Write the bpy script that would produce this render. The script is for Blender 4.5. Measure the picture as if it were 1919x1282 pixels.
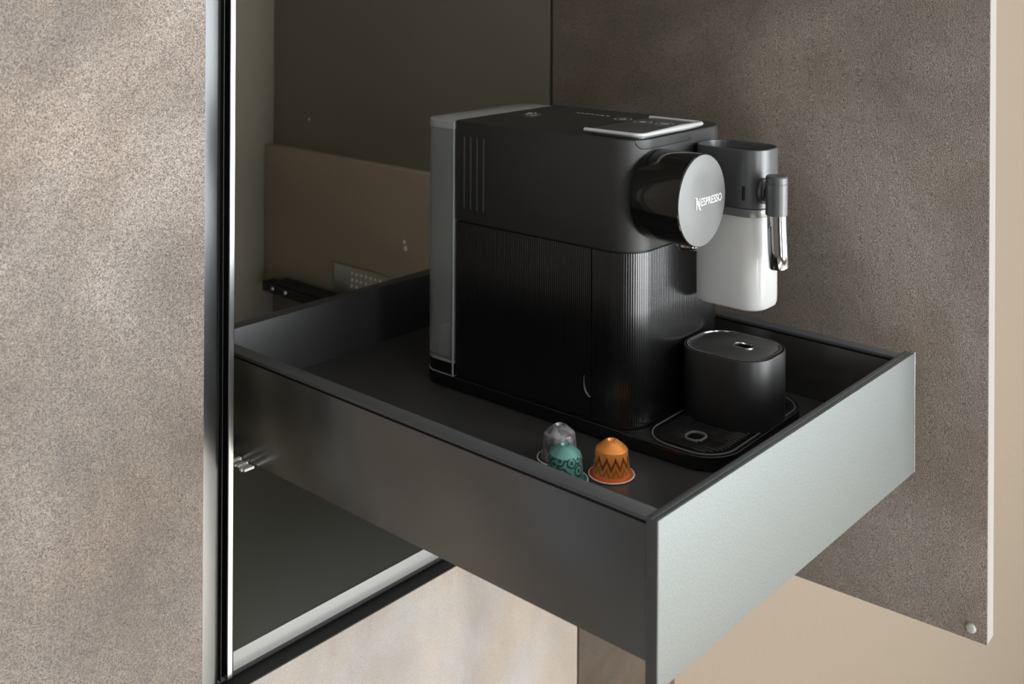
import bpy, bmesh, math, random
from mathutils import Vector, Matrix
random.seed(4)
PI = math.pi
R = math.radians
scn = bpy.context.scene
for o in list(bpy.data.objects):
    bpy.data.objects.remove(o)

# ------------------------------------------------------------------ camera
cam_d = bpy.data.cameras.new('camera')
cam = bpy.data.objects.new('camera', cam_d)
scn.collection.objects.link(cam)
scn.camera = cam
cam_d.sensor_fit = 'HORIZONTAL'
cam_d.sensor_width = 36.0
cam_d.lens = 2082.27 / 1919 * 36.0
cam_d.shift_y = -701.6 / 1919
cam_d.clip_start = 0.02
YAW = R(48.528)
ROLL = 0.00538
cam.matrix_world = (Matrix.Translation((-0.57661, -0.38651, 0.34227))
                    @ Matrix.Rotation(-YAW, 4, 'Z') @ Matrix.Rotation(R(90), 4, 'X')
                    @ Matrix.Rotation(ROLL, 4, 'Z'))
cam_d.dof.use_dof = True
cam_d.dof.focus_distance = 0.93
cam_d.dof.aperture_fstop = 8.5

# ------------------------------------------------------------------ world, lights, exposure
scn.view_settings.view_transform = 'Standard'
scn.view_settings.look = 'None'
scn.view_settings.exposure = 0.55
scn.view_settings.gamma = 1.0
scn.view_settings.use_curve_mapping = False
world = bpy.data.worlds.new('world')
scn.world = world
world.use_nodes = True
world.node_tree.nodes['Background'].inputs[0].default_value = (0.75, 0.86, 1.0, 1)
world.node_tree.nodes['Background'].inputs[1].default_value = 0.35


def area(name, loc, rot, sx, sy, power, col):
    l = bpy.data.lights.new(name, 'AREA')
    l.shape = 'RECTANGLE'
    l.size, l.size_y = sx, sy
    l.energy = power
    l.color = col
    o = bpy.data.objects.new(name, l)
    o.location = loc
    o.rotation_euler = rot
    scn.collection.objects.link(o)
    return o


# added area lights in invented, unseen windows: opposite wall, right wall, left wall
area('added_window_light', (1.4, -3.02, 0.10), (R(90), 0, 0), 2.3, 2.3, 116, (0.95, 0.985, 1.0))
area('added_narrow_window_light', (-0.95, -3.02, 0.08), (R(90), 0, 0), 0.45, 2.2, 22, (0.98, 0.985, 0.97))
area('added_right_window_light', (3.28, -2.3, 0.16), (R(90), 0, R(90)), 1.3, 2.15, 38, (0.95, 0.985, 1.0))
sun_d = bpy.data.lights.new('added_sun', 'SUN')  # added to throw a bright floor patch that the fronts reflect
sun_d.energy = 24
sun_d.angle = R(2)
sun_d.color = (1.0, 0.97, 0.93)
added_sun = bpy.data.objects.new('added_sun', sun_d)
added_sun.rotation_euler = Vector((-0.22, 0.60, -0.75)).to_track_quat('-Z', 'Y').to_euler()
scn.collection.objects.link(added_sun)
area('added_left_window_light', (-2.85, -1.5, 0.35), (R(90), 0, R(-90)), 1.2, 1.7, 2, (1.0, 0.97, 0.93))


# ------------------------------------------------------------------ helpers
class BM:
    def __init__(s):
        s.b = bmesh.new()

    def box(s, x0, x1, y0, y1, z0, z1, bev=0.0):
        t = bmesh.new()
        vs = [t.verts.new((x, y, z)) for z in (z0, z1) for y in (y0, y1) for x in (x0, x1)]
        for f in ((0, 2, 3, 1), (4, 5, 7, 6), (0, 1, 5, 4), (2, 6, 7, 3), (0, 4, 6, 2), (1, 3, 7, 5)):
            t.faces.new([vs[i] for i in f])
        if bev:
            bmesh.ops.bevel(t, geom=list(t.edges), offset=bev, segments=2, affect='EDGES', profile=0.5)
        s.merge(t)
        return s

    def merge(s, t, M=None):
        if M is not None:
            bmesh.ops.transform(t, matrix=M, verts=t.verts)
        me = bpy.data.meshes.new('tmp')
        t.to_mesh(me)
        t.free()
        s.b.from_mesh(me)
        bpy.data.meshes.remove(me)

    def loft(s, loops, cap0=True, cap1=True, closed=True):
        L = [[s.b.verts.new(p) for p in lp] for lp in loops]
        n = len(L[0])
        rng = n if closed else n - 1
        for a, b in zip(L, L[1:]):
            for i in range(rng):
                j = (i + 1) % n
                s.b.faces.new((a[i], a[j], b[j], b[i]))
        if cap0:
            s.b.faces.new(list(reversed(L[0])))
        if cap1:
            s.b.faces.new(L[-1])
        return s

    def lathe(s, prof, n=48, M=None, cap0=True, cap1=True):
        t = BM()
        t.loft([[(r * math.cos(2 * PI * k / n), r * math.sin(2 * PI * k / n), z) for k in range(n)]
                for r, z in prof], cap0, cap1)
        s.merge(t.b, M)
        return s

    def tube(s, pts, r, n=12, cap=True):
        pts = [Vector(p) for p in pts]
        rs = r if isinstance(r, (list, tuple)) else [r] * len(pts)
        loops = []
        up = None
        for i, p in enumerate(pts):
            d = (pts[min(i + 1, len(pts) - 1)] - pts[max(i - 1, 0)]).normalized()
            if up is None:
                up = d.orthogonal().normalized()
            else:
                up = (up - d * up.dot(d)).normalized()
            q = d.cross(up)
            loops.append([p + (up * math.cos(2 * PI * k / n) + q * math.sin(2 * PI * k / n)) * rs[i] for k in range(n)])
        s.loft(loops, cap, cap)
        return s

    def disc(s, c, r, n=24, r_in=0.0):
        if r_in:
            a = [s.b.verts.new((c[0] + r * math.cos(2 * PI * k / n), c[1] + r * math.sin(2 * PI * k / n), c[2])) for k in range(n)]
            b = [s.b.verts.new((c[0] + r_in * math.cos(2 * PI * k / n), c[1] + r_in * math.sin(2 * PI * k / n), c[2])) for k in range(n)]
            for k in range(n):
                j = (k + 1) % n
                s.b.faces.new((a[k], a[j], b[j], b[k]))
        else:
            s.b.faces.new([s.b.verts.new((c[0] + r * math.cos(2 * PI * k / n), c[1] + r * math.sin(2 * PI * k / n), c[2])) for k in range(n)])
        return s


def rr(x0, x1, y0, y1, r, z, n=8, radii=None):
    """rounded rectangle loop (counter-clockwise from above); radii = (x1y1, x0y1, x0y0, x1y0)"""
    radii = radii or (r, r, r, r)
    P = []
    for (cx, cy, sx, sy, a0), q in zip(((x1, y1, -1, -1, 0), (x0, y1, 1, -1, 90), (x0, y0, 1, 1, 180), (x1, y0, -1, 1, 270)), radii):
        for k in range(n + 1):
            a = R(a0 + 90.0 * k / n)
            P.append((cx + sx * q + q * math.cos(a), cy + sy * q + q * math.sin(a), z))
    return P


def rprism(b, x0, x1, y0, y1, r, z0, z1, bev=0.001, bev0=0.0, radii=None, n=8, cap0=True, cap1=True):
    def L(ins, z):
        rd = [max(q - ins, 0.0002) for q in (radii or (r,) * 4)]
        return rr(x0 + ins, x1 - ins, y0 + ins, y1 - ins, r, z, n, rd)
    loops = []
    if bev0:
        for k in range(3):
            a = R(90) * k / 3
            loops.append(L(bev0 * (1 - math.sin(a)), z0 + bev0 * (1 - math.cos(a))))
    loops.append(L(0, z0 + bev0))
    loops.append(L(0, z1 - bev))
    if bev:
        for k in range(1, 4):
            a = R(90) * k / 3
            loops.append(L(bev * (1 - math.cos(a)), z1 - bev + bev * math.sin(a)))
    b.loft(loops, cap0, cap1)
    return b


def obj(name, b, m, parent=None, label=None, cat=None, group=None, kind=None, smooth=True, ang=35, offset=None):
    t = b.b if isinstance(b, BM) else b
    if offset is not None:
        bmesh.ops.translate(t, vec=-Vector(offset), verts=t.verts)
    bmesh.ops.remove_doubles(t, verts=t.verts, dist=1e-6)
    bmesh.ops.recalc_face_normals(t, faces=t.faces)
    for f in t.faces:
        f.smooth = smooth
    if smooth:
        for e in t.edges:
            if len(e.link_faces) == 2 and e.calc_face_angle(0) > R(ang):
                e.smooth = False
    me = bpy.data.meshes.new(name)
    t.to_mesh(me)
    t.free()
    me.materials.append(m)
    o = bpy.data.objects.new(name, me)
    scn.collection.objects.link(o)
    if offset is not None:
        o.location = offset
    if parent:
        o.parent = parent
    for k, v in (('label', label), ('category', cat), ('group', group), ('kind', kind)):
        if v:
            o[k] = v
    return o


def empty(name, loc, label, cat, rz=0.0, group=None):
    o = bpy.data.objects.new(name, None)
    o.empty_display_size = 0.05
    o.location = loc
    o.rotation_euler = (0, 0, rz)
    scn.collection.objects.link(o)
    o['label'] = label
    o['category'] = cat
    if group:
        o['group'] = group
    return o


# ------------------------------------------------------------------ materials
def mat(name, col, rough=0.5, metal=0.0, spec=0.5, trans=0.0, coat=0.0, ior=1.5, bump=None, **kw):
    m = bpy.data.materials.new(name)
    m.use_nodes = True
    nt = m.node_tree
    p = nt.nodes['Principled BSDF']
    p.inputs['Base Color'].default_value = (*col, 1)
    p.inputs['Roughness'].default_value = rough
    p.inputs['Metallic'].default_value = metal
    p.inputs['Specular IOR Level'].default_value = spec
    p.inputs['Transmission Weight'].default_value = trans
    p.inputs['Coat Weight'].default_value = coat
    p.inputs['IOR'].default_value = ior
    if bump:
        scale, strength, dist = bump
        tc = nt.nodes.new('ShaderNodeTexCoord')
        n = nt.nodes.new('ShaderNodeTexNoise')
        n.inputs['Scale'].default_value = scale
        n.inputs['Detail'].default_value = 3
        bp = nt.nodes.new('ShaderNodeBump')
        bp.inputs['Strength'].default_value = strength
        bp.inputs['Distance'].default_value = dist
        nt.links.new(tc.outputs['Object'], n.inputs['Vector'])
        nt.links.new(n.outputs['Fac'], bp.inputs['Height'])
        nt.links.new(bp.outputs['Normal'], p.inputs['Normal'])
    return m


def N(nt, t, **kw):
    n = nt.nodes.new(t)
    for k, v in kw.items():
        if k.startswith('_'):
            setattr(n, k[1:], v)
        else:
            n.inputs[k].default_value = v
    return n


def ramp(nt, stops, interp='LINEAR'):
    n = nt.nodes.new('ShaderNodeValToRGB')
    n.color_ramp.interpolation = interp
    e = n.color_ramp.elements
    while len(e) > 1:
        e.remove(e[-1])
    e[0].position, e[0].color = stops[0][0], (*stops[0][1], 1)
    for pos, c in stops[1:]:
        x = e.new(pos)
        x.color = (*c, 1)
    return n


def stone(name, dark, mid, light, grain=900.0, gamp=0.55, rough=0.42, bdist=0.0006, cloud=5.0, stretch=(1, 1, 1), spec=0.5, coat=0.0):
    m = bpy.data.materials.new(name)
    m.use_nodes = True
    nt = m.node_tree
    p = nt.nodes['Principled BSDF']
    tc = N(nt, 'ShaderNodeTexCoord')
    mp = N(nt, 'ShaderNodeMapping')
    mp.inputs['Scale'].default_value = stretch
    nt.links.new(tc.outputs['Object'], mp.inputs['Vector'])
    V = mp.outputs['Vector']
    c1 = N(nt, 'ShaderNodeTexNoise', Scale=cloud, Detail=5.0, Roughness=0.6, Distortion=0.4)
    nt.links.new(V, c1.inputs['Vector'])
    r1 = ramp(nt, [(0.32, dark), (0.5, mid), (0.68, light)])
    nt.links.new(c1.outputs['Fac'], r1.inputs['Fac'])
    g = N(nt, 'ShaderNodeTexNoise', Scale=grain, Detail=2.0, Roughness=0.6)
    nt.links.new(V, g.inputs['Vector'])
    g2 = N(nt, 'ShaderNodeMapRange')
    g2.inputs['From Min'].default_value = 0.3
    g2.inputs['From Max'].default_value = 0.7
    g2.inputs['To Min'].default_value = 1 - gamp
    g2.inputs['To Max'].default_value = 1 + gamp
    nt.links.new(g.outputs['Fac'], g2.inputs['Value'])
    # warm / cool tint patches
    c2 = N(nt, 'ShaderNodeTexNoise', Scale=cloud * 1.7, Detail=3.0)
    nt.links.new(tc.outputs['Object'], c2.inputs['Vector'])
    r2 = ramp(nt, [(0.35, (1.06, 0.98, 0.9)), (0.6, (0.97, 1.0, 1.04))])
    nt.links.new(c2.outputs['Fac'], r2.inputs['Fac'])
    mx0 = N(nt, 'ShaderNodeVectorMath', _operation='MULTIPLY')
    nt.links.new(r1.outputs['Color'], mx0.inputs[0])
    nt.links.new(r2.outputs['Color'], mx0.inputs[1])
    mx = N(nt, 'ShaderNodeVectorMath', _operation='SCALE')
    nt.links.new(mx0.outputs['Vector'], mx.inputs[0])
    nt.links.new(g2.outputs['Result'], mx.inputs['Scale'])
    nt.links.new(mx.outputs['Vector'], p.inputs['Base Color'])
    p.inputs['Roughness'].default_value = rough
    p.inputs['Specular IOR Level'].default_value = spec
    p.inputs['Coat Weight'].default_value = coat
    p.inputs['Coat Roughness'].default_value = 0.3
    bp = N(nt, 'ShaderNodeBump', Strength=1.0, Distance=bdist)
    nt.links.new(g.outputs['Fac'], bp.inputs['Height'])
    nt.links.new(bp.outputs['Normal'], p.inputs['Normal'])
    nt.links.new(bp.outputs['Normal'], p.inputs['Coat Normal'])
    return m


M = {}
M['stone'] = stone('stone_decor', (0.10, 0.074, 0.056), (0.19, 0.147, 0.114), (0.32, 0.265, 0.224), grain=1100, gamp=1.0, rough=0.38, bdist=0.0012, cloud=4.2, spec=1.0, coat=1.0)
M['stone_low'] = stone('stone_decor_fine', (0.222, 0.192, 0.165), (0.265, 0.235, 0.207), (0.305, 0.277, 0.25), grain=700, gamp=0.12, rough=0.5, bdist=0.0002, cloud=9.0, stretch=(1.3, 1, 0.8))
M['stone_brown'] = stone('brown_stone_decor', (0.03, 0.02, 0.013), (0.055, 0.039, 0.027), (0.075, 0.057, 0.042), spec=0.15, grain=700, gamp=0.12, rough=0.6, bdist=0.0002, cloud=7.0)
M['wall'] = mat('beige_wall_paint', (0.212, 0.168, 0.124), 0.9, bump=(90, 0.35, 0.002))
M['taupe'] = mat('taupe_melamine', (0.21, 0.186, 0.142), 0.45)
M['lacquer'] = mat('dark_grey_lacquer', (0.038, 0.036, 0.032), 0.27, spec=1.0, ior=1.75, bump=(2500, 0.1, 0.0001))
M['lacquer_in'] = mat('dark_grey_drawer_metal', (0.042, 0.042, 0.043), 0.4)
M['rail'] = mat('anthracite_rail', (0.075, 0.077, 0.08), 0.45, bump=(3000, 0.2, 0.0001))
M['floor_mat'] = mat('dark_drawer_base', (0.045, 0.044, 0.044), 0.33, bump=(4000, 0.15, 0.0001))
M['black'] = mat('matte_black_plastic', (0.009, 0.009, 0.009), 0.5, spec=1.0, bump=(5000, 0.1, 0.00005))
M['black_gloss'] = mat('gloss_black_plastic', (0.008, 0.008, 0.008), 0.1)
M['ribbed'] = mat('ribbed_black_plastic', (0.003, 0.003, 0.003), 0.21, spec=1.0)
M['slat'] = mat('dull_vent_plastic', (0.03, 0.03, 0.028), 0.5)
M['silver'] = mat('bright_silver_relief', (0.85, 0.86, 0.86), 0.3, metal=0.3)
M['satin'] = mat('satin_grey_plastic', (0.17, 0.175, 0.175), 0.38)
M['lid'] = mat('charcoal_plastic', (0.06, 0.062, 0.065), 0.36, spec=0.9)
M['chrome'] = mat('chrome', (0.85, 0.84, 0.83), 0.06, metal=1.0)
M['bronze'] = mat('polished_dark_chrome', (0.62, 0.55, 0.5), 0.08, metal=1.0)
M['blackmetal'] = mat('black_anodised_profile', (0.2, 0.205, 0.21), 0.26, metal=1.0)
M['lipmetal'] = mat('dark_polished_lip', (0.33, 0.335, 0.34), 0.22, metal=1.0)
M['blackmatte'] = mat('black_profile_groove', (0.006, 0.006, 0.006), 0.5)
M['blackrough'] = mat('black_powder_coat', (0.022, 0.021, 0.02), 0.65, bump=(1200, 0.5, 0.0003))
M['edge'] = mat('grey_edge_band', (0.27, 0.268, 0.258), 0.35)
M['whiteedge'] = mat('pale_door_edge', (0.24, 0.225, 0.21), 0.6, bump=(500, 0.3, 0.0004))
M['steel'] = mat('zinc_steel', (0.5, 0.5, 0.48), 0.35, metal=0.8)
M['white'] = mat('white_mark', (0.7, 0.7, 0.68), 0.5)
M['icon'] = mat('grey_icon_print', (0.55, 0.55, 0.53), 0.4)
M['bumper'] = mat('frosted_rubber', (0.62, 0.62, 0.58), 0.35)
M['tank'] = mat('smoked_clear_plastic', (0.72, 0.74, 0.74), 0.16, trans=0.8, ior=1.25)
M['jugrim'] = mat('grey_translucent_rim', (0.25, 0.25, 0.25), 0.2, metal=0.4)
M['tankrim'] = mat('clear_plastic_edge', (0.5, 0.52, 0.52), 0.2, trans=0.3)
M['jug'] = mat('frosted_clear_plastic', (0.85, 0.85, 0.85), 0.09, trans=0.3, ior=1.55)
_nt = M['jug'].node_tree
_p = _nt.nodes['Principled BSDF']
_tr = _nt.nodes.new('ShaderNodeBsdfTranslucent')
_tr.inputs[0].default_value = (0.93, 0.93, 0.92, 1)
_mx = _nt.nodes.new('ShaderNodeMixShader')
_mx.inputs[0].default_value = 0.45
_nt.links.new(_p.outputs[0], _mx.inputs[1])
_nt.links.new(_tr.outputs[0], _mx.inputs[2])
_nt.links.new(_mx.outputs[0], _nt.nodes['Material Output'].inputs['Surface'])
M['floorroom'] = mat('pale_tile_floor', (0.40, 0.37, 0.33), 0.25)
M['darkwall'] = mat('dark_unseen_wall', (0.12, 0.11, 0.1), 0.8)  # unseen walls, kept dark to cut bounced light
M['ceil'] = mat('white_ceiling', (0.5, 0.5, 0.49), 0.9)

# silver glass front with a fine metallic fleck
m = mat('silver_satin_glass', (0.5, 0.54, 0.53), 0.55, metal=0.8, coat=0.0)
nt = m.node_tree
p = nt.nodes['Principled BSDF']
tc = N(nt, 'ShaderNodeTexCoord')
n1 = N(nt, 'ShaderNodeTexNoise', Scale=700.0, Detail=2.0)
nt.links.new(tc.outputs['Object'], n1.inputs['Vector'])
r1 = ramp(nt, [(0.3, (0.150, 0.162, 0.158)), (0.7, (0.198, 0.214, 0.209))])
nt.links.new(n1.outputs['Fac'], r1.inputs['Fac'])
nt.links.new(r1.outputs['Color'], p.inputs['Base Color'])
bp = N(nt, 'ShaderNodeBump', Strength=0.3, Distance=0.0002)
nt.links.new(n1.outputs['Fac'], bp.inputs['Height'])
nt.links.new(bp.outputs['Normal'], p.inputs['Normal'])
M['glass_front'] = m


def capsule_mat(name, kind, base, alt, rough=0.3, metal=0.4):
    """patterned aluminium: theta/height lozenges, flowers or clouds on the capsule's own coordinates"""
    m = mat(name, base, rough, metal=metal)
    nt = m.node_tree
    p = nt.nodes['Principled BSDF']
    tc = N(nt, 'ShaderNodeTexCoord')
    sep = N(nt, 'ShaderNodeSeparateXYZ')
    nt.links.new(tc.outputs['Object'], sep.inputs[0])
    th = N(nt, 'ShaderNodeMath', _operation='ARCTAN2')
    nt.links.new(sep.outputs['Y'], th.inputs[0])
    nt.links.new(sep.outputs['X'], th.inputs[1])

    def mth(op, a, b=None):
        q = N(nt, 'ShaderNodeMath', _operation=op)
        for i, v in enumerate((a, b)):
            if v is None:
                continue
            if isinstance(v, (int, float)):
                q.inputs[i].default_value = v
            else:
                nt.links.new(v, q.inputs[i])
        return q.outputs[0]
    if kind == 'argyle':
        u = mth('MULTIPLY', th.outputs[0], 12 / (2 * PI))            # zigzag teeth round the wall
        tri = mth('ABSOLUTE', mth('SUBTRACT', mth('FRACT', u), 0.5))   # 0..0.5
        zz = mth('MULTIPLY', sep.outputs['Z'], 1 / 0.0075)
        band = mth('SUBTRACT', mth('ADD', zz, mth('MULTIPLY', tri, -2.0)), 0.95)
        inb = mth('MULTIPLY', mth('GREATER_THAN', band, 0.0), mth('LESS_THAN', band, 0.55))
        band2 = mth('ADD', band, 0.95)
        inb2 = mth('MULTIPLY', mth('MULTIPLY', mth('GREATER_THAN', band2, 0.0), mth('LESS_THAN', band2, 0.45)), 0.5)
        gap = mth('GREATER_THAN', mth('FRACT', mth('MULTIPLY', tri, 8.0)), 0.2)
        fac = mth('MULTIPLY', mth('MAXIMUM', inb, inb2), gap)
        body = mth('MULTIPLY', mth('LESS_THAN', sep.outputs['Z'], 0.0212), mth('GREATER_THAN', sep.outputs['Z'], 0.0035))
        fac = mth('MULTIPLY', fac, body)
    elif kind == 'floral':
        cmb = N(nt, 'ShaderNodeCombineXYZ')
        nt.links.new(mth('MULTIPLY', th.outputs[0], 1.91), cmb.inputs[0])
        nt.links.new(mth('MULTIPLY', sep.outputs['Z'], 140.0), cmb.inputs[1])
        vo = N(nt, 'ShaderNodeTexVoronoi', Scale=1.0)
        vo.voronoi_dimensions = '2D'
        nt.links.new(cmb.outputs[0], vo.inputs['Vector'])
        d = mth('MULTIPLY', vo.outputs['Distance'], 15.0)
        rings = mth('SINE', d)
        wn = N(nt, 'ShaderNodeTexNoise', Scale=5.0, Detail=2.0)
        nt.links.new(cmb.outputs[0], wn.inputs['Vector'])
        fac = mth('GREATER_THAN', mth('ADD', rings, mth('MULTIPLY', mth('SUBTRACT', wn.outputs['Fac'], 0.5), 3.0)), 0.15)
        fac = mth('MULTIPLY', fac, mth('LESS_THAN', sep.outputs['Z'], 0.0215))
        fac = mth('MULTIPLY', fac, 0.85)
    else:
        nz = N(nt, 'ShaderNodeTexNoise', Scale=170.0, Detail=3.0)
        nt.links.new(tc.outputs['Object'], nz.inputs['Vector'])
        mr = N(nt, 'ShaderNodeMapRange')
        mr.inputs['From Min'].default_value = 0.42
        mr.inputs['From Max'].default_value = 0.62
        nt.links.new(nz.outputs['Fac'], mr.inputs['Value'])
        fac = mr.outputs['Result']
    mix = N(nt, 'ShaderNodeMix', _data_type='RGBA')
    mix.inputs[6].default_value = (*base, 1)
    mix.inputs[7].default_value = (*alt, 1)
    nt.links.new(fac, mix.inputs[0])
    nt.links.new(mix.outputs[2], p.inputs['Base Color'])
    return m


M['cap_orange'] = capsule_mat('orange_foil', 'argyle', (1.0, 0.36, 0.08), (0.22, 0.03, 0.008))
M['cap_teal'] = capsule_mat('teal_foil', 'floral', (0.17, 0.42, 0.38), (0.01, 0.045, 0.05))
M['cap_grey'] = capsule_mat('grey_foil', 'cloud', (0.42, 0.41, 0.44), (0.16, 0.155, 0.17))
M['flange_orange'] = mat('orange_flange', (0.8, 0.13, 0.03), 0.3, metal=0.4)
M['flange_dark'] = mat('dark_flange', (0.12, 0.12, 0.13), 0.3, metal=0.7)
M['flange_teal'] = mat('teal_flange', (0.1, 0.28, 0.27), 0.3, metal=0.5)
M['rim_white'] = mat('white_capsule_rim', (0.78, 0.76, 0.72), 0.4)

ZF = -0.0584      # drawer floor

# ------------------------------------------------------------------ the room shell; behind the camera invented for light and reflections
FZ, CZ = -1.42, 1.45
b = BM(); b.box(-3.02, 3.5, -3.22, 0.996, FZ - 0.02, FZ)
obj('floor', b, M['floorroom'], kind='structure')
b = BM(); b.box(-3.02, 3.5, -3.22, 0.996, CZ, CZ + 0.02)
obj('ceiling', b, M['ceil'], kind='structure')
# beige wall to the right of the cabinets, flush with them
b = BM(); b.box(0.6008, 3.5, 0.396, 0.996, FZ, CZ)
obj('wall_back', b, M['wall'], kind='structure')
# unseen opposite wall with invented window openings
b = BM()
b.box(-3.0, -1.2, -3.22, -3.12, FZ, CZ); b.box(-0.7, 0.2, -3.22, -3.12, FZ, CZ); b.box(2.6, 3.5, -3.22, -3.12, FZ, CZ)
for x0, x1 in ((0.2, 2.6), (-1.2, -0.7)):
    b.box(x0, x1, -3.22, -3.12, FZ, -1.08); b.box(x0, x1, -3.22, -3.12, 1.26, CZ)
obj('wall_front', b, M['darkwall'], kind='structure')
b = BM()
for x0, x1 in ((0.2, 0.25), (2.55, 2.6), (1.37, 1.43)):
    b.box(x0, x1, -3.12, -3.03, -1.08, 1.24)
b.box(0.25, 2.55, -3.12, -3.03, -1.08, -1.02); b.box(0.25, 2.55, -3.12, -3.03, 1.18, 1.24)
obj('unseen_window_1', b, M['blackmatte'], kind='structure')  # unseen frame, invented for its reflection
b = BM()
for x0, x1 in ((-1.2, -1.17), (-0.73, -0.7)):
    b.box(x0, x1, -3.12, -3.03, -1.08, 1.26)
obj('unseen_window_2', b, M['blackmatte'], kind='structure')  # unseen frame, invented for bright streaks on the machine's rounded corner
b = BM()
b.box(3.4, 3.5, -3.12, -2.97, FZ, CZ); b.box(3.4, 3.5, -1.62, 0.396, FZ, CZ)
b.box(3.4, 3.5, -2.97, -1.62, FZ, -0.92); b.box(3.4, 3.5, -2.97, -1.62, 1.24, CZ)
obj('wall_right', b, M['ceil'], kind='structure')
b = BM()
b.box(-3.02, -2.92, -3.12, -2.15, FZ, CZ); b.box(-3.02, -2.92, -0.85, 0.996, FZ, CZ)
b.box(-3.02, -2.92, -2.15, -0.85, FZ, -0.55); b.box(-3.02, -2.92, -2.15, -0.85, 1.25, CZ)
obj('wall_left', b, M['darkwall'], kind='structure')

# ------------------------------------------------------------------ tall cabinet (open niche)
CY = 0.394
XL, XR = -0.038, 0.430      # inner faces
ZB, ZT = -0.226, 1.25
cab = empty('cabinet', (0.19, CY, -0.29), 'taupe cabinet carcass with open compartment that holds the pulled-out drawer', 'cabinet')


def cpart(name, b, m, parent=cab, **k):
    o = obj(name, b, m, None, **k)
    o.parent = parent
    o.matrix_parent_inverse = Matrix.Translation(-Vector((0.19, CY, -0.29))) if parent is cab else Matrix.Identity(4)
    return o


b = BM(); b.box(XR, XR + 0.016, 0.445, 0.976, ZB - 0.0158, ZT)
cpart('side_panel', b, M['taupe'])
b = BM(); b.box(XL - 0.016, XL, 0.4108, 0.976, ZB - 0.0158, ZT)
cpart('side_panel', b, M['taupe'])
b = BM(); b.box(XL - 0.016, XR + 0.016, 0.976, 0.990, ZB - 0.0158, ZT)
cpart('back_panel', b, M['taupe'])
b = BM(); b.box(XL, XR, CY + 0.001, 0.976, ZB - 0.0155, ZB, 0.0003)
M['cabfloor'] = mat('dark_cabinet_floor', (0.16, 0.162, 0.145), 0.3)
cpart('bottom_panel', b, M['cabfloor'])
b = BM(); b.box(XL, XR, CY - 0.0005, CY + 0.001, ZB - 0.0158, ZB + 0.0002, 0.0002)
cpart('edge_strip', b, M['edge'], label='pale grey front edge of the cabinet floor')
b = BM(); b.box(XL - 0.016, XR + 0.016, 0.4460, 0.976, ZT, ZT + 0.016)
cpart('top_panel', b, M['taupe'])
# spacer on the inner right side with its row of holes, runner and bracket
b = BM(); b.box(0.414, XR - 0.0005, 0.46, 0.9755, -0.131, 0.078, 0.0006)
M['spacer'] = mat('warm_taupe_panel', (0.42, 0.345, 0.26), 0.38)
sp = cpart('spacer_panel', b, M['spacer'], label='lower taupe panel fixed to the inner side wall')
for y, z, r_ in ((0.6735, -0.0153, 0.0026), (0.6715, -0.0233, 0.0035)):
    b = BM(); b.lathe([(0.0004, 0.0012), (r_ * 0.8, 0.0010), (r_, 0.0)], 16, Matrix.Translation((0.4139, y, z)) @ Matrix.Rotation(R(-90), 4, 'Y'))
    cpart('screw_head', b, M['white'])
b = BM(); b.lathe([(0.0004, 0.0012), (0.002, 0.0008), (0.0025, 0.0)], 16, Matrix.Translation((XR - 0.0001, 0.892, 0.122)) @ Matrix.Rotation(R(-90), 4, 'Y'))
cpart('screw_head', b, M['steel'])
# spacer (left, out of sight mostly) 
b = BM(); b.box(XL + 0.0005, -0.022, 0.46, 0.9755, -0.20, 0.0, 0.0006)
cpart('spacer_panel', b, M['taupe'])


def runner(x0, x1, side, label, yb=0.95):
    b = BM(); b.box(x0, x1, 0.50, yb, -0.1275, -0.1135, 0.001)
    b.box(min(x0, x1), max(x0, x1), 0.52, yb - 0.03, -0.113, -0.1075, 0.001)
    r = cpart('drawer_runner', b, M['blackmatte'], label=label)

    def pt(name, b, m, **k):
        o = obj(name, b, m, r, **k)
    for q in range(2):
        b = BM()
        y = (0.925, 0.895)[q]
        b.lathe([(0.0003, 0.0022), (0.0022, 0.0018), (0.003, 0)], 14, Matrix.Translation((x0 if side > 0 else x1, y, -0.1205)) @ Matrix.Rotation(R(-90 * side), 4, 'Y'))
        pt('screw', b, M['steel'])
    return r, pt


r_, pt_ = runner(0.392, 0.4135, 1, 'black drawer runner screwed to the lower taupe panel inside the cabinet')
t = bmesh.new()
b = BM(); b.box(0.4105, 0.4128, 0.672, 0.811, -0.1072, -0.0655, 0.0005)
pt_('bracket_plate', b, M['steel'], label='silver perforated metal bracket')
b = BM()
for row, z in ((0, -0.0735), (1, -0.0825), (2, -0.091)):
    for k in range(9):
        y = 0.773 - 0.0095 * k
        b.lathe([(0.0021, 0.0), (0.0021, 0.0009), (0.0003, 0.0009)], 10, Matrix.Translation((0.4106, y, z)) @ Matrix.Rotation(R(-90), 4, 'Y'))
M['hole'] = mat('pale_brass_hole', (0.75, 0.7, 0.55), 0.35)
pt_('bracket_hole', b, M['hole'], label='pale punched holes of the bracket')
# left runner, plus white boxes imitating specks of light through its holes
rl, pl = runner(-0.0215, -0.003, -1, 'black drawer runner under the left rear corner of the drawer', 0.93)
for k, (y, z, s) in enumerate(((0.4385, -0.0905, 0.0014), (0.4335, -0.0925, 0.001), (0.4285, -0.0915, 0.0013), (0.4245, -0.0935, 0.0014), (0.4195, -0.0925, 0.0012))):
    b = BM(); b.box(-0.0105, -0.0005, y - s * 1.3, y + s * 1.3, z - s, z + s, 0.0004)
    pl('light_speck', b, M['white'])
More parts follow.
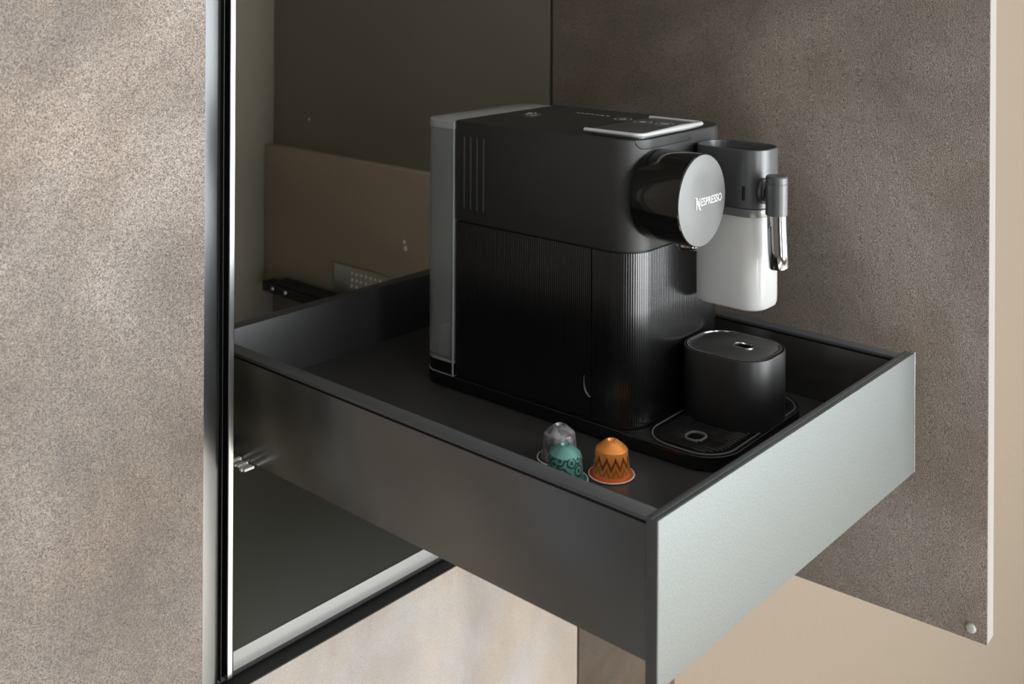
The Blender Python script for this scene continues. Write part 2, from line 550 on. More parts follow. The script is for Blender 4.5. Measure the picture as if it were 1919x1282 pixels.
# ------------------------------------------------------------------ fronts
tc_ = empty('tall_cabinet', (-0.35, 0.70, -1.42), 'tall cabinet left of the open niche, its grey-brown stone-look door closed', 'cabinet')
inv = Matrix.Translation(-Vector((-0.35, 0.70, -1.42)))
b = BM(); b.box(-0.62, -0.0786, 0.376, 0.3940, -1.42, 1.25, 0.0007)
o = obj('door', b, M['stone'], tc_); o.matrix_parent_inverse = inv
b = BM(); b.box(-0.62, -0.0865, 0.4110, 0.990, -1.42, 1.25)
o = obj('body', b, M['taupe'], tc_); o.matrix_parent_inverse = inv

# open door on the right, 3.1 degrees past square: part of the cabinet
aD = R(3.1)
hx, hy = 0.4297, 0.4385
DM = Matrix.Translation((hx, hy, -0.2645)) @ Matrix.Rotation(aD, 4, 'Z')


def bake(b, Mx=DM):
    bmesh.ops.transform(b.b, matrix=Mx, verts=b.b.verts)
    return b


b = BM(); b.box(0.0, 0.0008, -0.4865, 0.0, 0, 1.5, 0.0001)
b.box(0.0008, 0.018, -0.4855, 0.0, 0.0006, 1.5)
door = cpart('door', bake(b), M['stone'], label='open brown stone-look door')
b = BM(); b.box(0.0003, 0.0192, -0.4870, -0.4856, 0.0, 1.5, 0.0003)
obj('edge_band', bake(b), M['whiteedge'], door, label='pale edge of the open door')
b = BM(); b.lathe([(0.0001, 0.002), (0.0024, 0.0022), (0.0038, 0.0016), (0.0045, 0.0)], 28, Matrix.Translation((0.0, -0.473, 0.0105)) @ Matrix.Rotation(R(-90), 4, 'Y'))
obj('door_bumper', bake(b), M['bumper'], door, label='round translucent door bumper')
for z in (0.75, 1.35):
    b = BM(); b.box(-0.012, -0.0002, -0.06, 0.004, z, z + 0.05, 0.002)
    obj('hinge', bake(b), M['steel'], door)

# base cabinets below
SE = 0.4034
for x0, x1, lb in ((-0.0780, SE - 0.0012, 'base cabinet with a pale stone-look front beneath the open niche, left of the seam'),
                   (SE + 0.0012, 0.6000, 'base cabinet with darker brown front right of the seam, mostly hidden by the drawer front')):
    bc = empty('base_cabinet', ((x0 + x1) / 2, 0.70, -1.42), lb, 'cabinet')
    inv = Matrix.Translation(-Vector(((x0 + x1) / 2, 0.70, -1.42)))
    b = BM(); b.box(x0, x1, 0.376, 0.3945, -1.42, -0.2470 if x0 < 0 else -0.2680, 0.0006)
    o = obj('front', b, M['stone_low'] if x0 < 0 else M['stone_brown'], bc); o.matrix_parent_inverse = inv
    if x0 < 0:
        b = BM(); b.box(x0, x1, 0.3768, 0.3945, -0.2471, -0.2466, 0.0001)
        o = obj('top_trim', b, M['blackrough'], bc, label='black upper edge of the front'); o.matrix_parent_inverse = inv
    b = BM(); b.box(x0, x1, 0.4600, 0.990, -1.42, -0.2470)
    o = obj('body', b, M['taupe'], bc); o.matrix_parent_inverse = inv
b = BM(); b.box(0.462, 0.6000, 0.42, 0.44, -0.243, 1.25, 0.0006)
obj('filler_panel', b, M['stone'], label='upright stone-look filler strip between cabinet and wall behind the open door', cat='panel', offset=(0.54, 0.43, -0.2))

# horizontal handle profile below the niche
gp = BM()
prof = [(0.3948, -0.2425), (0.3948, -0.2500), (0.3956, -0.2580), (0.3985, -0.2680), (0.4060, -0.2780), (0.4200, -0.2840), (0.4200, -0.2880), (0.3960, -0.2880)]
prof2 = [(0.4240, -0.2880), (0.4240, -0.2430)]
P = prof + prof2
gp.loft([[(x, y, z) for (y, z) in P] for x in (-0.0775, 0.4285)])
obj('handle_rail', gp, M['blackrough'], label='horizontal black recessed handle rail below the cabinet niche', cat='handle rail', smooth=True, offset=(0.2, 0.41, -0.288))
# vertical handle profile between closed door and niche
vt = empty('handle_rail', (-0.06, 0.40, -1.42), 'vertical black recessed handle profile beside the tall closed door', 'handle rail')
inv = Matrix.Translation(-Vector((-0.06, 0.40, -1.42)))
b = BM()
sec = [(-0.0782, 0.3845), (-0.0620, 0.3850), (-0.0585, 0.3862), (-0.0560, 0.3892), (-0.0546, 0.3955), (-0.0541, 0.405), (-0.0558, 0.405), (-0.0570, 0.398), (-0.0600, 0.3945), (-0.0782, 0.3945)]
b.loft([[(x, y, z) for x, y in sec] for z in (-0.2428, 1.25)])
o = obj('profile_face', b, M['blackmetal'], vt); o.matrix_parent_inverse = inv
b = BM(); b.box(-0.0541, -0.0475, 0.402, 0.4100, -0.2428, 1.25); b.box(-0.0520, -0.0516, 0.3905, 0.402, -0.2428, 1.25)
o = obj('profile_groove', b, M['blackmatte'], vt); o.matrix_parent_inverse = inv
b = BM()
sec = [(-0.0475, 0.410), (-0.0475, 0.3888), (-0.0470, 0.3881), (-0.0455, 0.3880), (-0.0428, 0.3880), (-0.0420, 0.3887), (-0.0420, 0.3935), (-0.0462, 0.3940), (-0.0468, 0.410)]
b.loft([[(x, y, z) for x, y in sec] for z in (-0.2424, 1.25)])
o = obj('profile_lip', b, M['lipmetal'], vt, label='thin reflective lip of the profile'); o.matrix_parent_inverse = inv

# ------------------------------------------------------------------ the drawer
W = 0.406
H = 0.10696
HS = 0.0905
b = BM(); b.box(0.0128, 0.3857, 0.0088, 0.5025, ZF - 0.014, ZF)
dr = cpart('drawer', b, M['floor_mat'], label='dark grey drawer pulled out of the niche, its base')


def dpart(name, b, m, **k):
    return obj(name, b, m, dr, **k)


b = BM(); b.box(0.0008, W, 0.0, 0.004, -H, -0.0002, 0.0004)
dpart('glass_front', b, M['glass_front'], label='satin silver front pane')
b = BM(); b.box(0.0, W + 0.0004, 0.0041, 0.0088, -H, 0.0, 0.0005)
b.box(-0.0003, 0.0007, 0.0, 0.0088, -H, -0.0003, 0.0003)
dpart('front_frame', b, M['rail'], label='dark frame behind the silver pane')
b = BM(); b.box(W + 0.0010, W + 0.0022, -0.0002, 0.0060, -H, 0.0004, 0.0003)
dpart('end_trim', b, M['steel'], label='thin bright trim at the right end of the front')
for s in (0, 1):
    X = (lambda x: x) if s == 0 else (lambda x: 0.3985 - x)
    x0, x1 = sorted((X(0.0), X(0.0128)))
    b = BM(); b.box(x0, x1, 0.0088, 0.518, -HS, -0.0048, 0.0003)
    dpart('side_panel', b, M['lacquer'])
    x0, x1 = sorted((X(0.0018), X(0.0120)))
    b = BM(); b.box(x0, x1, 0.0088, 0.5178, -0.0048, -0.0030)
    dpart('shadow_groove', b, M['blackmatte'])
    x0, x1 = sorted((X(-0.0002), X(0.0135)))
    b = BM(); b.box(x0, x1, 0.0088, 0.518, -0.0030, 0.0, 0.0006)
    dpart('top_rail', b, M['rail'])
b = BM(); b.box(0.0128, 0.3857, 0.5025, 0.518, -HS + 0.004, 0.0, 0.0006)
dpart('back_panel', b, M['lacquer_in'])

# ------------------------------------------------------------------ coffee machine
MX, MY = 0.1825, 0.148
cm = empty('coffee_machine', (MX, MY, ZF), 'black capsule coffee machine with milk jug and round grey knob, standing in the drawer', 'coffee machine', rz=R(1.5))
BW = 0.159


def P_(name, b, m, parent=cm, **k):
    return obj(name, b, m, parent, **k)


# base plate
b = BM()
rprism(b, 0.0, 0.1650, -0.0822, 0.2465, 0.03, 0.0008, 0.0125, 0.0012, 0.001, radii=(0.02, 0.02, 0.032, 0.032), n=12)
P_('base_plate', b, M['black_gloss'])
# upper housing
b = BM()
rprism(b, 0.0, BW, 0.0, 0.2030, 0.02, 0.1618, 0.2560, 0.0014, 0.0006, radii=(0.003, 0.003, 0.028, 0.028), n=14)
uh = P_('upper_housing', b, M['black'])
# thin dark shadow joint
b = BM(); rprism(b, 0.0026, BW - 0.0026, 0.0026, 0.2020, 0.02, 0.1598, 0.1620, 0, 0, radii=(0.003, 0.003, 0.0255, 0.0255), n=12)
P_('joint', b, M['blackmatte'])


# ribbed lower body: rear part and the pull-out capsule container in front
def resample(path, step):
    out = []
    for a, c in zip(path, path[1:]):
        a, c = Vector(a), Vector(c)
        L = (c - a).length
        n = max(1, int(round(L / step)))
        out += [a.lerp(c, k / n) for k in range(n)]
    out.append(Vector(path[-1]))
    return out


def ribbed(path2d, z0, z1, pitch=0.0021, amp=0.00032):
    # dense arc-length resample of a polyline, displaced along its outward (right-hand) normal
    pts = [Vector((x, y)) for x, y in path2d]
    acc = [0.0]
    for a, c in zip(pts, pts[1:]):
        acc.append(acc[-1] + (c - a).length)
    T = acc[-1]
    n = int(T / pitch) * 4
    res = []
    i = 0
    for k in range(n + 1):
        s = T * k / n
        while i < len(acc) - 2 and acc[i + 1] < s:
            i += 1
        f = (s - acc[i]) / max(acc[i + 1] - acc[i], 1e-9)
        q = pts[i].lerp(pts[i + 1], f)
        d = (pts[i + 1] - pts[i]).normalized()
        nrm = Vector((d.y, -d.x))
        off = amp * (0.0, 0.7, 1.0, 0.7)[k % 4] - amp
        res.append(q + nrm * off)
    return res


def arc(cx, cy, r, a0, a1, n=16):
    return [(cx + r * math.cos(R(a0 + (a1 - a0) * k / n)), cy + r * math.sin(R(a0 + (a1 - a0) * k / n))) for k in range(n + 1)]


i0 = 0.0012
rc = 0.0270
Z0, Z1 = 0.0148, 0.1600
path = [(i0, 0.0436)] + arc(i0 + rc, i0 + rc, rc, 180, 270) + arc(BW - i0 - rc, i0 + rc, rc, 270, 360) + [(BW - i0, 0.0436)]
rib = ribbed(path, Z0, Z1)
b = BM()
lp = [(q.x, q.y) for q in rib] + [(BW - 0.006, 0.0436), (0.006, 0.0436)]
b.loft([[(x, y, z) for x, y in lp] for z in (Z0, Z1)])
cc = P_('capsule_container', b, M['ribbed'], smooth=True, ang=50)
path = [(i0, 0.2022), (i0, 0.0445)]
rl_ = ribbed(path, Z0, Z1)
path = [(BW - i0, 0.0445), (BW - i0, 0.2022)]
rr_ = ribbed(path, Z0, Z1)
b = BM()
lp = [(q.x, q.y) for q in rl_] + [(q.x, q.y) for q in rr_]
b.loft([[(x, y, z) for x, y in lp] for z in (Z0, Z1)])
P_('lower_body', b, M['ribbed'], ang=50)
b = BM(); rprism(b, 0.0030, BW - 0.0030, 0.0030, 0.2020, 0.02, 0.0122, 0.0150, 0, 0, radii=(0.002, 0.002, 0.025, 0.025))
P_('joint', b, M['blackmatte'])
# finger grip of the container: a shallow curved lip on the side
b = BM()
b.tube([(0.0012, 0.0510, 0.050), (0.0010, 0.0510, 0.044), (0.0008, 0.0503, 0.040), (0.0006, 0.0486, 0.0365), (0.0008, 0.0462, 0.034), (0.0012, 0.0440, 0.033)], [0.0002, 0.0004, 0.0007, 0.0009, 0.0008, 0.0004], 8)
P_('finger_grip', b, M['satin'])
# vents
for k, y in enumerate((0.1905, 0.1825, 0.1745, 0.1665)):
    b = BM()
    b.tube([(-0.0001, y, 0.1735), (-0.0003, y, 0.1755), (-0.0003, y, 0.240), (-0.0001, y, 0.242)], [0.0006, 0.0011, 0.0011, 0.0006], 8)
    P_('vent_slat', b, M['slat'])
# front lid lip
b = BM()
lo = [(0.0115 - 0.0, 0.0030)] + arc(0.0242, 0.0242, 0.0246, 232, 270, 8) + [(0.09, -0.0004)]


def lipz(x):
    # bottom edge: rounded at both ends
    u = min(max((x - 0.0113) / 0.007, 0), 1)
    v = min(max((0.0922 - x) / 0.006, 0), 1)
    return 0.2560 - 0.0022 - 0.0055 * math.sqrt(max(0, 1 - (1 - u) ** 2)) * math.sqrt(max(0, 1 - (1 - v) ** 2))


xs_ = [arc(0.028, 0.028, 0.0284, a, a, 1)[0] for a in range(232, 271, 3)] + [(0.028 + 0.0062 * k, -0.0004) for k in range(1, 11)]
outer_t = [(x, y, 0.2557) for x, y in xs_]
outer_b = [(x, y, lipz(x)) for x, y in xs_]
inner_t = [(x + 0.0, y + 0.0012, 0.2557) for x, y in xs_]
inner_b = [(x + 0.0, y + 0.0012, lipz(x)) for x, y in xs_]
b.loft([outer_t, outer_b, inner_b, inner_t], False, False, closed=False)
lipo = P_('front_lip', b, M['black'])
b = BM()
b.tube([(x - 0.0001, y - 0.0001, lipz(x) - 0.0002) for x, y in xs_], 0.00035, 6)
P_('lip_seam', b, M['blackmatte'], lipo)
# lever: chrome band around a dark plate on the lid
b = BM(); rprism(b, 0.0145, 0.1150, 0.0045, 0.0590, 0.010, 0.2555, 0.2602, 0.0008, n=8)
lev = P_('lever', b, M['lid'])
b = BM()
path = [(0.0130, 0.0600), (0.0130, 0.0105)] + arc(0.0205, 0.0095, 0.0075, 180, 270, 8) + [(0.050, 0.0016), (0.075, 0.0008), (0.100, 0.0016)] + arc(0.1085, 0.0095, 0.0075, 270, 360, 8) + [(0.1165, 0.030), (0.1165, 0.060)]
loops = []
n = len(path)
for i, (x, y) in enumerate(path):
    a, c = Vector(path[max(i - 1, 0)]), Vector(path[min(i + 1, n - 1)])
    d = (c - a).normalized()
    nr = Vector((d.y, -d.x))
    f = 0.0
    if y < 0.010:
        f = max(0.0, 1 - abs(x - 0.075) / 0.045)
    wi, ht = 0.0024 + 0.0030 * f, 0.0036 + 0.0016 * f
    sec = [(0.0, 0.0), (wi * 0.6, 0.0002), (wi, ht * 0.45), (wi * 0.7, ht * 0.85), (0.0, ht), (-wi * 0.6, ht * 0.8), (-wi * 0.8, ht * 0.3)]
    loops.append([(x + nr.x * u, y + nr.y * u, 0.2580 + v) for u, v in sec])
b.loft(loops)
P_('lever_band', b, M['silver'], lev, ang=60, label='chrome band of the lever')
# printed icons on top
ZTOP = 0.25606
for (x, y), g in (((0.1127, 0.0877), 0), ((0.083, 0.0458), 1), ((0.0863, 0.0245), 2)):
    zt_ = ZTOP if g == 0 else 0.26026
    b = BM()
    b.disc((x, y, zt_), 0.0088, 32, 0.0078)
    if g == 0:
        b.disc((x - 0.001, y, zt_), 0.0034, 16, 0.0014); b.disc((x + 0.0035, y + 0.001, zt_), 0.0014, 10)
    else:
        b.disc((x, y, zt_), 0.0026 + 0.0006 * g, 16, 0.0016); b.box(x - 0.003, x + 0.003, y - 0.0006, y + 0.0006, zt_ - 0.0001, zt_ + 0.00003)
    P_('button_icon', b, M['icon'], cm if g == 0 else lev)
b = BM()
for k in range(7):
    x, y = 0.1205, 0.148 - 0.0060 * k
    b.box(x - 0.0012, x + 0.0014, y - 0.0018, y + 0.0012 + 0.0004 * (k % 2), ZTOP - 0.0001, ZTOP + 0.00005)
P_('printed_text', b, M['icon'])
b = BM(); b.lathe([(0.0075, 0.0), (0.0075, 0.0008), (0.006, 0.0012), (0.0058, 0.0004), (0.0005, 0.0004)], 24, Matrix.Translation((0.077, 0.172, 0.2560)) @ Matrix.Scale(1.5, 4, (1, 0, 0)))
P_('tank_latch', b, M['lid'])
for k in range(3):
    b = BM(); b.lathe([(0.0011, 0.0), (0.0011, 0.0008), (0.0002, 0.0016)], 10, Matrix.Translation((0.070 + 0.007 * k, 0.172, 0.2562)))
    P_('latch_dot', b, M['chrome'])

# round knob with lettering
KX, KZ, KR, KY = 0.0338, 0.2088, 0.0386, -0.0440
KM = Matrix.Translation((KX, 0.0015, KZ)) @ Matrix.Rotation(R(90), 4, 'X')
b = BM()
b.lathe([(KR - 0.0012, 0.0), (KR - 0.0006, 0.002), (KR, 0.040), (KR, 0.0458), (KR - 0.0006, 0.0464)], 96, KM)
kn = P_('brewing_head', b, M['black_gloss'])
b = BM()
b.lathe([(KR - 0.0008, 0.0460), (KR - 0.0009, 0.0468), (KR - 0.0016, 0.0471), (0.02, 0.0473), (0.0005, 0.0474)], 96, KM, cap0=True)
P_('face_disc', b, M['satin'], kn, label='satin grey disc of the head')
FY = 0.0015 - 0.0474
# brand lettering in relief
cu = bpy.data.curves.new('lettering', 'FONT')
cu.body = 'ESPRESSO'
cu.size = 0.0085
cu.extrude = 0.00035
cu.offset = 0.00008
cu.space_character = 1.0
to = bpy.data.objects.new('lettering', cu)
scn.collection.objects.link(to)
bpy.context.view_layer.update()
dg = bpy.context.evaluated_depsgraph_get()
me = bpy.data.meshes.new_from_object(to.evaluated_get(dg))
bpy.data.objects.remove(to)
t = bmesh.new(); t.from_mesh(me)
xsz = max(v.co.x for v in t.verts)
S = 0.0345 / xsz
bmesh.ops.transform(t, matrix=Matrix.Translation((KX - 0.0045, FY - 0.0002, KZ - 0.0040)) @ Matrix.Rotation(R(90), 4, 'X') @ Matrix.Diagonal((S, 1.08, 1, 1)), verts=t.verts)
bb = BM(); bb.b.free(); bb.b = t
# big swooshed N in front of it
nx, nz = KX - 0.0125, KZ - 0.0058


def ribbon(pts, wd):
    lo = []
    for (x, z), w_ in zip(pts, wd):
        lo.append([(nx + x - w_, FY - 0.0006, nz + z), (nx + x + w_, FY - 0.0006, nz + z), (nx + x + w_, FY + 0.0003, nz + z), (nx + x - w_, FY + 0.0003, nz + z)])
    bb.loft(lo)


ribbon([(0.0012, 0.0), (0.0012, 0.0095)], [0.0005, 0.0006])
ribbon([(0.0062, 0.0), (0.0062, 0.0088)], [0.0006, 0.0005])
ribbon([(-0.0014, 0.0104), (-0.0002, 0.0100), (0.0012, 0.0092), (0.0036, 0.0050), (0.0058, 0.0008), (0.0074, -0.0012), (0.0088, -0.0016)], [0.0002, 0.0007, 0.0010, 0.0012, 0.0010, 0.0007, 0.0002])
P_('lettering', bb, M['silver'], kn, smooth=False, label='raised chrome lettering')
# coffee outlet below the knob
b = BM()
b.lathe([(0.0105, 0.0085), (0.0105, 0.0035), (0.0095, 0.0025), (0.0080, 0.0), (0.0066, 0.0), (0.0062, 0.003), (0.0005, 0.003)], 36, Matrix.Translation((KX + 0.001, -0.032, 0.1660)))
P_('coffee_outlet', b, M['bronze'], kn, label='polished metal ring of the coffee outlet')

# water tank behind
b = BM()
t0, t1, ty0, ty1 = 0.0004, BW - 0.0004, 0.2036, 0.2470
rprism(b, t0, t1, ty0, ty1, 0.018, 0.0270, 0.2470, 0.0, 0.0, radii=(0.02, 0.02, 0.0015, 0.0015), n=12, cap1=False)
rprism(b, t0 + 0.002, t1 - 0.002, ty0 + 0.002, ty1 - 0.002, 0.018, 0.0290, 0.2470, 0.0, 0.0, radii=(0.018, 0.018, 0.001, 0.001), n=12, cap1=False)
for v in b.b.verts:
    pass
tank = P_('water_tank', b, M['tank'], label='smoky clear water tank')
b = BM()
rprism(b, t0 - 0.0004, t1 + 0.0004, ty0, ty1 + 0.0004, 0.018, 0.2470, 0.2545, 0.0012, 0.0, radii=(0.02, 0.02, 0.0015, 0.0015), n=12)
P_('tank_lid', b, M['tankrim'], tank, label='pale translucent lid of the tank')
b = BM()
rprism(b, t0, t1, ty0, ty1, 0.018, 0.0118, 0.0130, 0.0, 0.0, radii=(0.02, 0.02, 0.0015, 0.0015), n=12)
P_('tank_foot', b, M['tankrim'], tank)
b = BM()
rprism(b, t0 + 0.0008, t1 - 0.0008, ty0 + 0.0008, ty1 - 0.0008, 0.018, 0.0130, 0.0245, 0.0, 0.0, radii=(0.019, 0.019, 0.0015, 0.0015), n=12)
P_('tank_plinth', b, M['black_gloss'], tank)
b = BM()
rprism(b, t0, t1, ty0, ty1, 0.018, 0.0245, 0.0270, 0.0, 0.0, radii=(0.02, 0.02, 0.0015, 0.0015), n=12)
P_('tank_floor', b, M['tankrim'], tank)
b = BM()
b.tube([(t0 - 0.0001, ty0 + 0.0008, 0.0125), (t0 - 0.0001, ty0 + 0.0008, 0.247)], 0.0009, 8)
P_('tank_edge', b, M['tankrim'], tank)
b = BM()
b.lathe([(0.0085, 0.0), (0.0085, 0.012), (0.0075, 0.020), (0.005, 0.026), (0.0005, 0.027)], 24, Matrix.Translation((0.022, 0.224, 0.0292)))
P_('tank_valve', b, M['tankrim'], tank)

# drip tray in the base plate
tr0, tr1, tq0, tq1 = 0.0035, 0.1615, -0.0785, -0.0035
b = BM()
z = 0.0124
oL = rr(tr0, tr1, tq0, tq1, 0.028, z, 14)
b.loft([rr(tr0, tr1, tq0, tq1, 0.028, z, 14), rr(tr0 + 0.0003, tr1 - 0.0003, tq0 + 0.0003, tq1 - 0.0003, 0.0277, z + 0.0008, 14),
        rr(tr0 + 0.0009, tr1 - 0.0009, tq0 + 0.0009, tq1 - 0.0009, 0.0271, z + 0.0008, 14),
        rr(tr0 + 0.0014, tr1 - 0.0014, tq0 + 0.0014, tq1 - 0.0014, 0.0266, z + 0.0002, 14)])
trayp = P_('drip_tray', b, M['satin'])


def ribs_inside(x0, x1, y0, y1, r, z, pitch, hole, w=0.0007, h=0.0007):
    """ridges along y inside a rounded rectangle, cut around an oblong hole"""
    b = BM()
    hx_, hy_, ha, hb = hole
    x = x0 + pitch
    while x < x1 - pitch * 0.6:
        dx = max(0.0, (x0 + r) - x, x - (x1 - r))
        e = r - math.sqrt(max(r * r - dx * dx, 0))
        ya, yb = y0 + e + 0.0028, y1 - e - 0.0028
        segs = [(ya, yb)]
        u = abs(x - hx_) / ha
        if u < 1:
            q = hb * math.sqrt(1 - u ** 4)
            segs = [(ya, hy_ - q - 0.0012), (hy_ + q + 0.0012, yb)]
        for s0, s1 in segs:
            if s1 - s0 > 0.003:
                b.loft([[(x - w, s0 + 0.0004, z), (x, s0, z + h * 0.5), (x + w, s0 + 0.0004, z)], [(x - w, s0 + 0.0012, z), (x, s0 + 0.0012, z + h), (x + w, s0 + 0.0012, z)],
                        [(x - w, s1 - 0.0012, z), (x, s1 - 0.0012, z + h), (x + w, s1 - 0.0012, z)], [(x - w, s1 - 0.0004, z), (x, s1, z + h * 0.5), (x + w, s1 - 0.0004, z)]])
        x += pitch
    return b


b = BM()
rprism(b, tr0 + 0.0014, tr1 - 0.0014, tq0 + 0.0014, tq1 - 0.0014, 0.0266, 0.0120, 0.0127, 0, 0, n=14)
P_('tray_floor', b, M['black_gloss'], trayp)
b = ribs_inside(tr0 + 0.004, tr1 - 0.004, tq0 + 0.003, tq1 - 0.003, 0.024, 0.0126, 0.0042, (0.0325, -0.041, 0.0095, 0.008), w=0.0011, h=0.0011)
P_('tray_grille', b, M['black_gloss'], trayp)
b = BM()
b.loft([rr(0.0230, 0.0420, -0.0495, -0.0325, 0.007, 0.0126, 8), rr(0.0234, 0.0416, -0.0491, -0.0329, 0.0067, 0.0138, 8),
        rr(0.0244, 0.0406, -0.0481, -0.0339, 0.006, 0.0138, 8), rr(0.0248, 0.0402, -0.0477, -0.0343, 0.006, 0.0127, 8)], False, False)
P_('hole_rim', b, M['satin'], trayp)

# raised cup support
c0, c1, d0, d1 = 0.0605, 0.1335, -0.0760, 0.0045
c0, c1, d0, d1 = 0.0605, 0.1320, -0.0825, -0.0005
b = BM()
b.loft([rr(c0 + 0.0004, c1 - 0.0004, d0 + 0.0004, d1 - 0.0004, 0.0265, 0.0128, 14), rr(c0, c1, d0, d1, 0.027, 0.015, 14), rr(c0, c1, d0, d1, 0.027, 0.0712, 14),
        rr(c0 + 0.0004, c1 - 0.0004, d0 + 0.0004, d1 - 0.0004, 0.0266, 0.0720, 14), rr(c0 + 0.0016, c1 - 0.0016, d0 + 0.0016, d1 - 0.0016, 0.0254, 0.0720, 14),
        rr(c0 + 0.0018, c1 - 0.0018, d0 + 0.0018, d1 - 0.0018, 0.0252, 0.0590, 14)])
M['support'] = mat('satin_black_plastic', (0.016, 0.016, 0.016), 0.42, spec=0.6)
M['grille'] = mat('dark_steel_grille', (0.22, 0.22, 0.22), 0.32, metal=0.8)
M['rimsteel'] = mat('bright_steel_rim', (0.7, 0.7, 0.7), 0.2, metal=1.0)
sup = P_('cup_support', b, M['support'])
b = BM()
g0, g1, e0, e1 = c0 + 0.0026, c1 - 0.0026, d0 + 0.0026, d1 - 0.0026
b.loft([rr(g0, g1, e0, e1, 0.0245, 0.0709, 14), rr(g0, g1, e0, e1, 0.0245, 0.0722, 14), rr(g0 + 0.0012, g1 - 0.0012, e0 + 0.0012, e1 - 0.0012, 0.0233, 0.0722, 14),
        rr(g0 + 0.0014, g1 - 0.0014, e0 + 0.0014, e1 - 0.0014, 0.0231, 0.0714, 14)], False, False)
P_('grille_rim', b, M['rimsteel'], sup, label='light rim round the grille of the cup support')
hx_, hy_ = 0.1005, -0.0480
b = BM()
n_ = 14
outl = rr(g0 + 0.001, g1 - 0.001, e0 + 0.001, e1 - 0.001, 0.0235, 0.0715, n_)
inl = rr(hx_ - 0.0055, hx_ + 0.0055, hy_ - 0.0085, hy_ + 0.0085, 0.005, 0.0715, n_)
b.loft([outl, inl], False, False)
b.loft([inl, [(x, y, 0.0708) for x, y, z in inl]], False, False)
P_('grille_plate', b, M['grille'], sup)
b = BM()
b.loft([[(x, y, 0.0707) for x, y, z in inl], [(x, y, 0.0600) for x, y, z in inl]], False, True)
P_('hole_well', b, M['blackmatte'], sup)
b = ribs_inside(g0 + 0.001, g1 - 0.001, e0 + 0.001, e1 - 0.001, 0.0235, 0.0715, 0.0031, (hx_, hy_, 0.0072, 0.0105), w=0.0008, h=0.0007)
P_('cup_grille', b, M['grille'], sup)
b = BM()
q_ = lambda g, z: rr(hx_ - 0.0055 - g, hx_ + 0.0055 + g, hy_ - 0.0085 - g, hy_ + 0.0085 + g, 0.005 + g, z, n_)
b.loft([q_(0.0009, 0.0714), q_(0.0007, 0.0725), q_(0.0002, 0.0725), q_(0.0, 0.0712)], False, False)
P_('hole_rim', b, M['rimsteel'], sup)
# milk jug at the front right
j0, j1, k0, k1 = 0.0868, 0.1342, -0.0700, -0.0010
jr = 0.0185


def JL(ins, z, g=0.0):
    return rr(j0 + ins, j1 - ins, k0 + ins, k1 - ins, 0, z, 12, [max(jr - ins, 0.002)] * 4)


b = BM()
b.loft([JL(0.010, 0.1055), JL(0.004, 0.1060), JL(0.0012, 0.1078), JL(0.0003, 0.1100), JL(0.0, 0.114), JL(0.0, 0.1872), JL(0.0018, 0.1872),
        JL(0.0020, 0.1120), JL(0.0035, 0.1090), JL(0.010, 0.1075)])
mj = P_('milk_jug', b, M['jug'], label='frosted clear milk jug hanging from its charcoal lid')
b = BM()
b.loft([JL(0.0003, 0.1868), JL(0.0001, 0.1874), JL(0.0001, 0.1925), JL(-0.0002, 0.1930), JL(-0.0002, 0.1938), JL(0.0006, 0.1942)])
P_('jug_rim', b, M['jugrim'], mj, label='grey translucent rim under the lid')
b = BM()
b.loft([JL(0.0010, 0.1942), JL(0.0, 0.1950), JL(-0.0002, 0.2425), JL(0.0002, 0.2445), JL(0.0012, 0.2450), JL(0.0022, 0.2444), JL(0.0026, 0.2430), JL(0.0030, 0.2180)])
P_('jug_lid', b, M['lid'], mj)
b = BM()
sxx, szz = -0.0002, 0.0
# slot on the left side wall of the lid
b.box(j0 - 0.0004, j0 + 0.002, -0.0560, -0.0530, 0.2015, 0.2140, 0.0007)
P_('lid_slot', b, M['blackmatte'], mj)
JX, JZ = 0.0960, 0.2105
b = BM()
b.lathe([(0.0110, 0.0), (0.0110, 0.0025), (0.0100, 0.0030), (0.0092, 0.0028), (0.0088, 0.0045), (0.0070, 0.0050), (0.0060, 0.0110)], 40, Matrix.Translation((JX, k0 + 0.0010, JZ)) @ Matrix.Rotation(R(90), 4, 'X'))
P_('froth_dial', b, M['lid'], mj)
SX, SY = 0.0880, -0.0850
b = BM()
b.lathe([(0.0086, 0.1935), (0.0092, 0.1940), (0.0092, 0.2200), (0.0089, 0.2202), (0.0089, 0.2208), (0.0092, 0.2210), (0.0091, 0.2255), (0.0082, 0.2267), (0.0005, 0.2271)], 40, Matrix.Translation((SX, SY, 0)))
P_('spout_holder', b, M['lid'], mj)
b = BM()
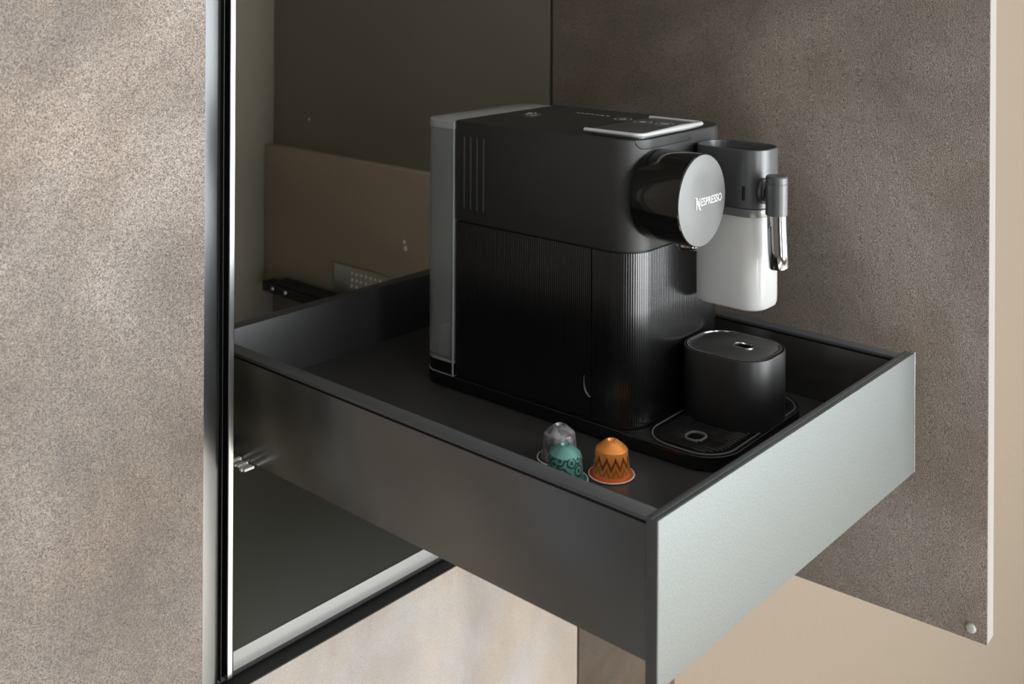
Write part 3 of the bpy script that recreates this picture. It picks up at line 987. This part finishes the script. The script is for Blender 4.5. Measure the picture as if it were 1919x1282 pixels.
b.tube([(SX, SY, 0.196), (SX + 0.0002, SY - 0.0002, 0.184), (SX + 0.0010, SY - 0.0008, 0.164), (SX + 0.0016, SY - 0.0014, 0.1500), (SX + 0.0017, SY - 0.0015, 0.1490), (SX + 0.0017, SY - 0.0015, 0.1485)],
       [0.0082, 0.0082, 0.0083, 0.0084, 0.0080, 0.0070], 40)
P_('milk_spout', b, M['chrome'], mj, label='chrome milk spout')


# ------------------------------------------------------------------ capsules
def capsule(loc, rz, body, fl, label):
    e = empty('coffee_capsule', loc, label, 'coffee capsule', rz, group='coffee capsules on the drawer floor')
    b = BM()
    b.lathe([(0.0150, 0.0010), (0.0149, 0.0020), (0.0146, 0.0045), (0.0127, 0.0208), (0.0124, 0.0214), (0.0117, 0.0218), (0.0105, 0.0232), (0.0062, 0.0266), (0.0045, 0.0276), (0.0036, 0.0278),
             (0.0031, 0.0272), (0.0024, 0.0255), (0.0004, 0.0250)], 56)
    obj('capsule_body', b, body, e, ang=50)
    b = BM(); b.lathe([(0.0146, 0.0008), (0.0176, 0.0008), (0.0174, 0.0013), (0.0152, 0.0016), (0.0146, 0.0016)], 56)
    obj('flange', b, fl, e)
    b = BM(); b.lathe([(0.0174, 0.0005), (0.0180, 0.0002), (0.0185, 0.0006), (0.0185, 0.0012), (0.0180, 0.0016), (0.0174, 0.0013)], 56, cap0=False, cap1=False)
    obj('rolled_rim', b, M['rim_white'], e, label='white rolled rim')
    b = BM(); b.lathe([(0.0172, 0.0001), (0.0172, 0.0008)], 40)
    obj('foil_lid', b, M['rim_white'], e)
    return e


capsule((0.1355, 0.1350, ZF), R(20), M['cap_orange'], M['flange_orange'], 'orange coffee capsule with dark zigzag pattern, rightmost of the three in the drawer')
capsule((0.1308, 0.1842, ZF), R(50), M['cap_grey'], M['flange_dark'], 'marbled grey coffee capsule behind the teal one')
capsule((0.1040, 0.1569, ZF), R(10), M['cap_teal'], M['flange_teal'], 'teal coffee capsule with dark floral print, half hidden by the drawer side')
